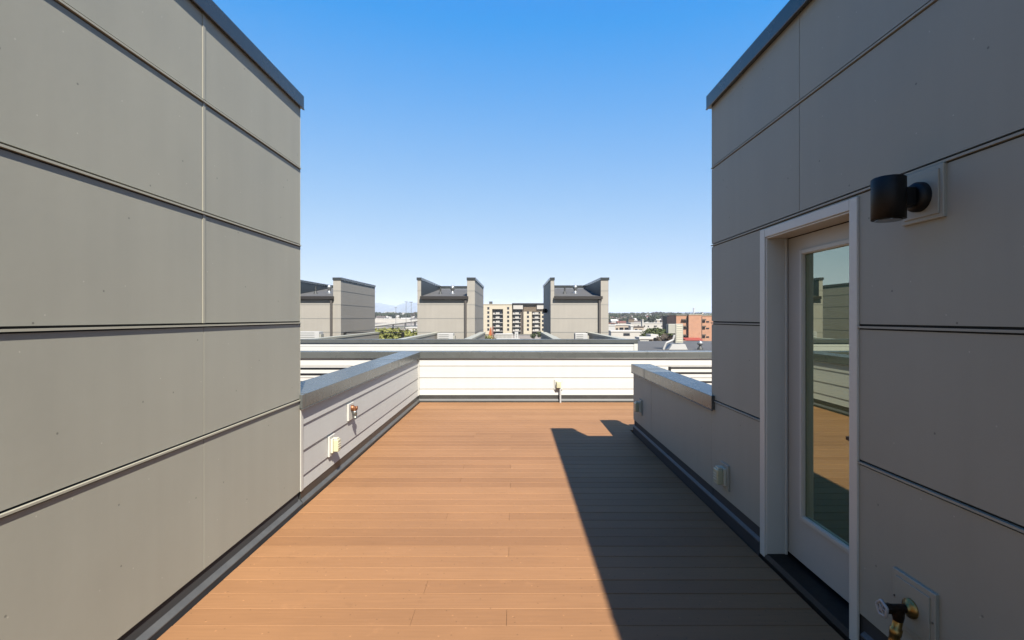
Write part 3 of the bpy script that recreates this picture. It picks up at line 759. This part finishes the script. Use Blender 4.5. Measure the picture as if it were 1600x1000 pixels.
def tree(kind, x, y_, h, label, group=None, wide=1.0, name='tree'):
    me, tm, h0 = TREE[kind]
    T = thing(name, label, 'tree', (x, y_, gz(x, y_)), group)
    s = h/h0; T.scale = (s*wide, s*wide, s); T.rotation_euler = (0,0,rnd.uniform(0,6.28))
    for nm, mesh in (('trunk', tm), ('crown', me)):
        o = bpy.data.objects.new(nm, mesh); COL.objects.link(o); o.parent = T
    return T
def tree_px(kind, px, ytop, Y, label, group=None, wide=1.0):
    p = at(px, ytop, Y); g0 = gz(p.x, Y); return tree(kind, p.x, Y, max(3, p.z-g0), label, group, wide)

# yellow-green trees in the left gap
for i, (px, yt, Y, lab) in enumerate(((597,507.5,96,'yellow-green leafy tree behind the black railing, nearest the left opposite tower'),
        (613,506.5,104,'tallest yellow-green leafy tree in the middle of the gap behind the black railing'),
        (626,509,92,'yellow-green leafy tree at the right of the gap behind the black railing'),
        (586,510,120,'yellow-green leafy tree half behind the left opposite tower'))):
    tree_px('yellow', px, yt, Y, lab, 'yellow-green trees in the left gap', 1.5)
# green clump in the right gap and by the apartment block
for px, yt, Y, lab in ((1014,512,150,'green tree left of the clump beside the cream exhaust'),
        (1027,509,165,'tallest green tree in the clump beside the cream exhaust'),
        (1038,512,150,'green tree right behind the cream exhaust hood')):
    tree_px('green', px, yt, Y, lab, 'green trees by the cream exhaust', 1.1)
tree_px('brown', 1036, 521, 110, 'low brownish tree in front of the green clump by the cream exhaust')
tree_px('yellow', 759, 519, 130, 'small yellow-green tree at the foot of the apartment block beside the middle tower')
tree_px('green', 844, 517, 250, 'dark green tree at the right foot of the apartment block')
tree_px('green', 833, 520, 240, 'small green tree before the brown bay of the apartment block')
# trees over the far slopes: a few pixels each
FT = 'trees scattered over the far slopes'
for i in range(95):                    # right-hand slope
    px = rnd.uniform(948, 1062); Y = rnd.uniform(620, 1250); X_ = (px-CX)*Y/F
    tree(rnd.choice(['dark','dark','green','brown']), X_, Y, rnd.uniform(7,13), 'dark tree among the houses on the slope right of the towers', FT + ' on the right', rnd.uniform(1.1,1.6))
for i in range(70):                    # left-hand gap
    px = rnd.uniform(580, 662); Y = rnd.uniform(900, 1450); X_ = (px-CX)*Y/F
    tree(rnd.choice(['dark','dark','green','brown']), X_, Y, rnd.uniform(9,16), 'dark tree among pale roofs in the far left gap', FT + ' on the left', rnd.uniform(1.1,1.6))
# far-off woods along the horizon
q = crown_mesh('w', 'leaf_dark', 10, 1, 1, 1, 1, 1); q = MB(); rr = random.Random(9)
for i in range(9000):
    px = (rr.uniform(920, 1180), rr.uniform(480, 700), rr.uniform(1120, 1900), rr.uniform(-200, 560))[i % 4]
    Y = rr.uniform(1500, 3000) if i % 4 < 2 else rr.uniform(420, 2600); x = (px-CX)*Y/F; c = Vector((x, Y, gz(x, Y)+rr.uniform(1,10)))
    u = Vector((rr.gauss(0,1), rr.gauss(0,1), rr.gauss(0,1))).normalized(); w = u.orthogonal(); t_ = u.cross(w); s_ = rr.uniform(2.5,5)
    q.add([c-w*s_, c+t_*s_*.7, c+w*s_, c-t_*s_*.7], [(0,1,2,3)])
struct(q.build('distant_woods', 'leaf_dark'), 'stuff')

# ------------------------------------------------------------------ city
def building(name, label, x0, x1, Y, depth, ztop, wall, roof, wins=None, group=None, zb=None, cat='building', parapet=.5):
    zb = min(gz(x0,Y), gz(x1,Y), gz(x1, Y+depth))-1 if zb is None else zb
    T = thing(name, label, cat, ((x0+x1)/2, Y, zb), group)
    q = MB(); q.box(x0, x1, Y, Y+depth, zb, ztop); q.build('wall', wall, T)
    q = MB(); q.box(x0-.25, x1+.25, Y-.25, Y+depth+.25, ztop+.001, ztop+parapet); q.build('roof', roof, T)
    if wins:
        for wx, wz, ww, wh in wins:
            q = MB(); q.box(wx-ww/2, wx+ww/2, Y-.12, Y-.01, wz-wh/2, wz+wh/2); q.build('window', 'glass_dark', T)
    return T
# the apartment block
YA = 347; pxm = YA/F
def ax(px): return (px-CX)*pxm
def az(py): return EYE-(py-CY)*pxm
T = thing('apartment_block', 'tall cream and dark-brown apartment block between two opposite towers', 'building', (ax(805), YA, -10))
G0 = -11
q = MB(); q.box(ax(744), ax(769), YA, YA+14, G0, az(476)); q.box(ax(786), ax(800), YA, YA+14, G0, az(476)); q.box(ax(769)+.01, ax(786)-.01, YA+.05, YA+14, az(483), az(476.2))
q.box(ax(818), ax(831), YA+.5, YA+14, G0, az(487)); q.box(ax(844.5), ax(872), YA+.5, YA+14, G0, az(487)); q.build('cream_wall', 'facade_cream', T)
q = MB(); q.box(ax(769)+.02, ax(786)-.02, YA+2.0, YA+13.9, G0, az(483)-.02); q.box(ax(800)+.02, ax(818)-.02, YA+2, YA+14, G0, az(475)); q.build('dark_wall', 'facade_dark', T)
q = MB(); q.box(ax(831)+.02, ax(844.5)-.02, YA+2, YA+14, G0, az(487)); q.box(ax(818)+.02, ax(872), YA+1.2, YA+14, az(487)+.02, az(475)); q.build('brown_wall', 'facade_brown', T)
q = MB(); q.box(ax(800), ax(873), YA-.6, YA+14.3, az(475)+.02, az(473.6)); q.build('roof_fascia', 'fascia_dark', T)
q = MB(); q.box(ax(743.5), ax(800)-.05, YA-.3, YA+14.2, az(476)+.02, az(475)); q.build('roof_edge', 'facade_cream', T)
q = MB(); q.box(ax(764), ax(769), YA+3, YA+6, az(475)+.02, az(470.8)); q.build('lift_house', 'fascia_dark', T)
for a, b in ((802, 817), (839, 850), (855, 866)):
    q = MB(); q.box(ax(a), ax(b), YA+.2, YA+1.15, az(483), az(476)); q.build('roof_panel', 'pale_wall', T)
for j in range(6):
    yy = 481.6+j*6.6
    for cxp in (763, 794, 750):
        q = MB(); q.box(ax(cxp-1.6), ax(cxp+1.6), YA-.1, YA-.01, az(yy+2), az(yy-1.8)); q.build('window', 'glass_dark', T)
    if j:
        for cxp in (825, 848.5, 856):
            q = MB(); q.box(ax(cxp-1.6), ax(cxp+1.6), YA+.4, YA+.49, az(yy+2), az(yy-1.8)); q.build('window', 'glass_dark', T)
        for a, b in ((770, 785.5), (801, 814), (832, 844)):
            q = MB(); q.box(ax(a), ax(b), YA+.3, YA+1.9, az(yy+3.2), az(yy+2.4))
            w0 = ax(a)+ (ax(b)-ax(a))*.30; q.box(w0, w0+2.6, YA+.3, YA+.5, az(yy+2.39), az(yy-.2))
            if j % 2: q.box(ax(a)+.2, ax(a)+1.4, YA+.3, YA+.5, az(yy+2.39), az(yy+.4))
            q.build('balcony', 'pale_wall', T)
            q = MB(); q.box(ax(a)+.6, ax(b)-.6, YA+1.95, YA+1.99, az(yy+2.2), az(yy-2)); q.build('window', 'glass_dark', T)
YB = 230
def bx(px, Y=YB): return (px-CX)*Y/F
def bz(py, Y=YB): return EYE-(py-CY)*Y/F
T = thing('low_hall', 'long low hall with a white roof and grey louvres before the apartment block', 'building', (bx(786), YB, -11))
q = MB(); q.box(bx(773), bx(802), YB, YB+9, -11, bz(529)); q.box(bx(774),bx(801),YB+2,YB+8,bz(529)+.02,bz(523)); q.build('wall', 'pale_wall', T)
q = MB(); q.box(bx(776), bx(812), YB-1, YB+1.9, bz(530.5), bz(528.8)); q.box(bx(773.5),bx(801.5),YB+1.8,YB+8.2,bz(523)+.02,bz(521.8)); q.build('roof', 'roof_pale', T)
q = MB()
for i in range(12): q.box(bx(775+i*2.1), bx(775+i*2.1+1.1), YB+1.9, YB+1.99, bz(528.5), bz(523.6))
q.build('louvre', 'louver_dark', T)
T = thing('stair_shaft', 'narrow white shaft with dark slots before the apartment block', 'building', (bx(807), YB+3, -11))
q = MB(); q.box(bx(804.3), bx(809.8), YB+2, YB+5, -11, bz(519)); q.build('wall', 'white_paint', T)
q = MB()
for i in range(3): q.box(bx(806), bx(808), YB+1.9, YB+1.99, bz(523+i*3), bz(521.5+i*3))
q.build('slot', 'louver_dark', T)
YK = 150
T = thing('boom_lift', 'orange boom lift folded upright at the foot of the apartment block', 'lift', (bx(766,YK), YK, -10))
q = MB(); q.prism([(bx(761.8,YK),bz(532,YK)),(bx(769,YK),bz(532,YK)),(bx(768.2,YK),bz(518,YK)),(bx(767.4,YK),bz(511.5,YK)),(bx(766.3,YK),bz(511.5,YK)),(bx(764,YK),bz(520,YK))],'y',YK,YK+1); q.build('boom', 'orange_paint', T)
q = MB(); q.box(bx(769.4,YK), bx(770.8,YK), YK+.2, YK+.6, -10, bz(510,YK)); q.build('mast', 'dull_red', T)
q = MB(); q.box(bx(760,YK), bx(772,YK), YK-.5, YK+2, -10, bz(532,YK)-.01); q.build('chassis', 'dull_red', T)

# orange brick block on the right
YR = 205
rx = lambda px: bx(px, YR); rz = lambda py: bz(py, YR)
T = thing('brick_block', 'orange brick apartment block with dark balconies at the right edge of the city view', 'building', (rx(1095), YR, -11))
q = MB(); q.box(rx(1058.5), rx(1076), YR+1.5, YR+14, -11, rz(492.6)); q.box(rx(1076.02), rx(1097), YR, YR+14, -11, rz(492)); q.box(rx(1097.02), rx(1140), YR+1.5, YR+14, -11, rz(493)); q.build('wall', 'brick_orange', T)
q = MB(); q.box(rx(1076), rx(1097.02), YR-.2, YR+14.2, rz(492)+.02, rz(491.2)); q.box(rx(1058), rx(1075.9), YR+1.2, YR+14.1, rz(492.6)+.02, rz(492)); q.box(rx(1097.1), rx(1140), YR+1.2, YR+14.1, rz(493)+.02, rz(492.2)); q.build('roof_edge', 'facade_cream', T)
for px in (1072.5, 1092.5, 1102.5):
    q = MB(); q.box(rx(px-1), rx(px+1), YR+3, YR+4, rz(492)+.3, rz(490.5 if px < 1100 else 488.5)); q.build('chimney', 'pale_wall', T)
for yy in (499.5, 510, 523.5):
    for a, b in ((1066.5, 1074), (1097.5, 1104)):
        q = MB(); q.box(rx(a), rx(b), YR+.5, YR+1.48, rz(yy+.9), rz(yy-.9)); q.build('balcony', 'facade_dark', T)
        q = MB(); q.box(rx(b-2.4), rx(b-.4), YR+1.3, YR+1.47, rz(yy+4.6), rz(yy+1.2)); q.build('window', 'glass_dark', T)
    q = MB(); q.box(rx(1105.5), rx(1110), YR+1.3, YR+1.48, rz(yy+4), rz(yy+2.2)); q.build('window', 'glass_dark', T)
q = MB(); q.prism([(YR-4, rz(530.5)), (YR-.05, rz(527.5)), (YR-.05, rz(531.5)), (YR-4, rz(531.5))], 'x', rx(1066), rx(1093)); q.build('awning', 'awning_red', T)
q = MB(); q.box(rx(1075.2), rx(1075.9), YR+1.3, YR+1.45, -11, rz(494)); q.box(rx(1096.3), rx(1097), YR-.15, YR-.02, -11, rz(494)); q.build('downspout', 'fascia_dark', T)
T = thing('dark_block', 'dark brown timber-clad block left of the orange brick block', 'building', (rx(1051), YR+12, -11))
Yd = YR+12
q = MB(); q.box(bx(1044.5,Yd), bx(1057.5,Yd), Yd, Yd+9, -11, bz(494.8,Yd)); q.build('wall', 'facade_dark', T)
q = MB(); q.box(bx(1043.8,Yd), bx(1058.2,Yd), Yd-.4, Yd+9.3, bz(494.8,Yd)+.01, bz(493.4,Yd)); q.build('roof', 'fascia_dark', T)
for i in range(3):
    q = MB(); q.box(bx(1046.5+i*3.6,Yd), bx(1048.4+i*3.6,Yd), Yd-.1, Yd-.01, bz(504,Yd), bz(497,Yd)); q.build('window', 'facade_brown', T)

# pale low buildings of the right gap, each with its own look
def pxb(label, p0, p1, ytop, Y, depth, wall='pale_wall', roof='roof_pale', wins=(), name='low_building', group=None):
    ws = [((px-CX)*Y/F, EYE-(py-CY)*Y/F, w*Y/F, h*Y/F) for px, py, w, h in wins]
    return building(name, label, (p0-CX)*Y/F, (p1-CX)*Y/F, Y, depth, EYE-(ytop-CY)*Y/F, wall, roof, ws)
pxb('long cream low building with small square windows behind the green clump', 986, 1043, 505.5, 330, 12, 'pale_wall', 'roof_pale', [(990,509.5,2,2),(997.5,509.5,2.4,2.4),(1007,509.5,2,2.2),(1013,510,2,2),(1024,509.5,5,1.6),(1035,509.5,4,1.4)])
pxb('pale house with dark red-brown window band in the right gap', 961, 986, 508.2, 265, 10, 'warm_wall', 'roof_pale', [(971,513.5,6,3.4),(979,513.5,6,3.4),(964,514,3,2.5)])
pxb('white flat-roofed building at the left edge of the right gap', 945, 961, 509, 262, 10, 'white_paint', 'roof_pale', [(952,517.5,5,1.2)])
pxb('narrow white tower-like house beside the dark window band', 985.5, 989.5, 510, 255, 5, 'white_paint', 'roof_pale')
pxb('low brown-windowed house right of the narrow white house', 990, 1006, 511.5, 258, 9, 'warm_wall', 'roof_brown', [(994,515,4,2.2),(1001,516,5,2.6)])
pxb('broad pale building with one dark opening in front of the right gap', 955, 1009, 518.5, 215, 12, 'pale_wall', 'roof_pale', [(979,522.5,10,4)])
pxb('small white hut with a grey window near the dark flat roof', 1018, 1027, 525.5, 140, 5, 'white_paint', 'roof_pale', [(1022.5,529,5,2)])
pxb('long pale wall at the front edge of the right gap', 1000, 1046, 530, 120, 4, 'concrete', 'roof_pale')
pxb('slim pale chimney tower rising before the dark slope trees', 1003.5, 1005.6, 500.5, 320, 3, 'pale_wall', 'roof_pale', name='chimney_tower')
pxb('long white warehouse under the far hills on the right', 990, 1037, 491.6, 1500, 30, 'white_paint', 'roof_pale', name='warehouse')
pxb('two-storey white hall on the horizon left of the long warehouse', 979.5, 986, 490.4, 1520, 30, 'white_paint', 'roof_pale', name='warehouse')
pxb('small white hall on the horizon beside the two-storey white hall', 974.5, 977.5, 490.6, 1550, 25, 'white_paint', 'roof_pale', name='warehouse')
pxb('pale long shed on the horizon next to the right opposite tower', 955, 972, 493, 1450, 25, 'pale_wall', 'roof_pale', name='warehouse')
pxb('white high-rise standing alone on the far hills above the brick block', 1083.8, 1086.2, 481.3, 2600, 12, 'white_paint', 'roof_pale', name='tower_block')
pxb('white house at the right end of the slope beside the dark timber block', 1036, 1043, 498.5, 640, 8, 'white_paint', 'roof_pale', name='house')

def house(label, x, y_, w, dp, h, wall, roof, group):
    g0 = gz(x, y_)-1
    T = thing('house', label, 'house', (x, y_, g0), group)
    q = MB(); q.box(x-w/2, x+w/2, y_, y_+dp, g0, g0+1+h); q.build('wall', wall, T)
    q = MB(); q.prism([(y_-.4, g0+1+h+.01), (y_+dp/2, g0+1+h+2.2), (y_+dp+.4, g0+1+h+.01)], 'x', x-w/2-.4, x+w/2+.4); q.build('roof', roof, T)
rr = random.Random(21)
for i in range(46):
    px = rr.uniform(950, 1046); Y = rr.uniform(560, 1300)
    house('small pale house among dark trees on the slope right of the towers', (px-CX)*Y/F, Y, rr.uniform(7,14), 8, rr.uniform(3.5,6.5), rr.choice(['pale_wall','white_paint','warm_wall']), rr.choice(['roof_pale','roof_brown','roof_brown','roof_red']), 'houses on the slope right of the towers')
for i in range(40):
    px = rr.uniform(584, 658); Y = rr.uniform(850, 1500)
    house('small pale house among dark trees in the far left gap', (px-CX)*Y/F, Y, rr.uniform(8,18), 9, rr.uniform(4,8), rr.choice(['pale_wall','white_paint','warm_wall']), rr.choice(['roof_pale','roof_pale','roof_brown']), 'houses in the far left gap')
# left gap: warehouses, overpass, roofs, poles
pxb('long pale warehouse roof behind the overpass in the left gap', 584, 640, 498.2, 800, 60, 'pale_wall', 'roof_pale', name='warehouse')
pxb('white block among dark trees in the left gap', 628.5, 632, 488.6, 1150, 10, 'white_paint', 'roof_pale', name='tower_block')
pxb('white long roof at the horizon of the left gap', 601, 617, 487.5, 1500, 20, 'white_paint', 'roof_pale', name='warehouse')
pxb('white low building at the left end of the left gap', 584, 593, 493.5, 1000, 20, 'white_paint', 'roof_pale', name='warehouse')
pxb('pinkish pale flat roof beside the middle tower in the left gap', 634, 660, 512.5, 300, 14, 'pale_wall', 'roof_pale')
pxb('lower pale flat roof in front of the pinkish one in the left gap', 631, 660, 520, 210, 10, 'warm_wall', 'roof_pale', [(640,524,8,1.6),(650,523.5,5,1.8)])
pxb('small pale roof close behind the railing in the left gap', 636, 662, 526.5, 150, 6, 'pale_wall', 'roof_pale')
pxb('brown flat-roofed block behind the pale warehouse in the left gap', 596, 606, 492.5, 1050, 20, 'warm_wall', 'roof_brown', [(599,495,2,1),(603,495,2,1)])
pxb('dull brown block right of the white block in the left gap', 636, 650, 491, 1120, 20, 'facade_brown', 'roof_brown')
pxb('brown gabled hall among the trees in the right gap', 982, 991, 499, 560, 10, 'facade_brown', 'roof_brown')
pxb('pale red-roofed house at the foot of the slope in the right gap', 950, 962, 505.5, 340, 9, 'warm_wall', 'roof_red', [(953,508,2,1.6),(958,508,2,1.6)])
for px_, yt, Y_, lab in ((1003,488,420,'wooden utility pole in the middle of the right gap'),(968,492,380,'wooden utility pole at the left of the right gap'),(1034,490,450,'wooden utility pole behind the cream exhaust hood')):
    p_ = at(px_, yt, Y_); T = thing('utility_pole', lab, 'utility pole', (p_.x, Y_, -10))
    q = MB(); q.cyl((p_.x,Y_,-10.5),(p_.x,Y_,p_.z),.16,.10,7); q.build('pole', 'bark', T)
    for k_ in (0.5, 1.5):
        q = MB(); q.box(p_.x-1.1, p_.x+1.1, Y_-.08, Y_+.08, p_.z-k_-.08, p_.z-k_+.08); q.build('crossarm', 'bark', T)
T = thing('overpass', 'pale concrete overpass crossing the left gap', 'bridge', (bx(620,480), 480, -10))
a, b = at(590, 508.5, 500), at(662, 499.5, 470)
q = MB(); u = (b-a).normalized(); mid = (a+b)/2; q.obox(mid, u, (b-a).length/2+10, Vector((-u.y,u.x,0)), 5, u.cross(Vector((-u.y,u.x,0))), .9); q.build('deck', 'concrete', T)
for s_ in (.35, .62, .82, .97):
    p_ = a.lerp(b, s_); q = MB(); q.cyl((p_.x,p_.y,-11),(p_.x,p_.y,p_.z-.9),.9,None,10); q.build('pier', 'concrete', T)
for px, yt, Y, lab in ((642.5,472.5,330,'thin tall mast near the middle tower in the left gap'),(634.5,472,360,'street lamp on a tall pole in the left gap'),(618.5,481,420,'thin distant lamp pole at the centre of the left gap')):
    p_ = at(px, yt, Y); T = thing('lamp_pole', lab, 'lamp pole', (p_.x, Y, -10))
    q = MB(); q.cyl((p_.x,Y,-10.5),(p_.x,Y,p_.z),.22,.12,8); q.build('pole', 'pole_grey', T)
    q = MB(); q.box(p_.x-1.0, p_.x+1.0, Y-.3, Y+.3, p_.z+.005, p_.z+.35); q.build('lamp_head', 'pole_grey', T)
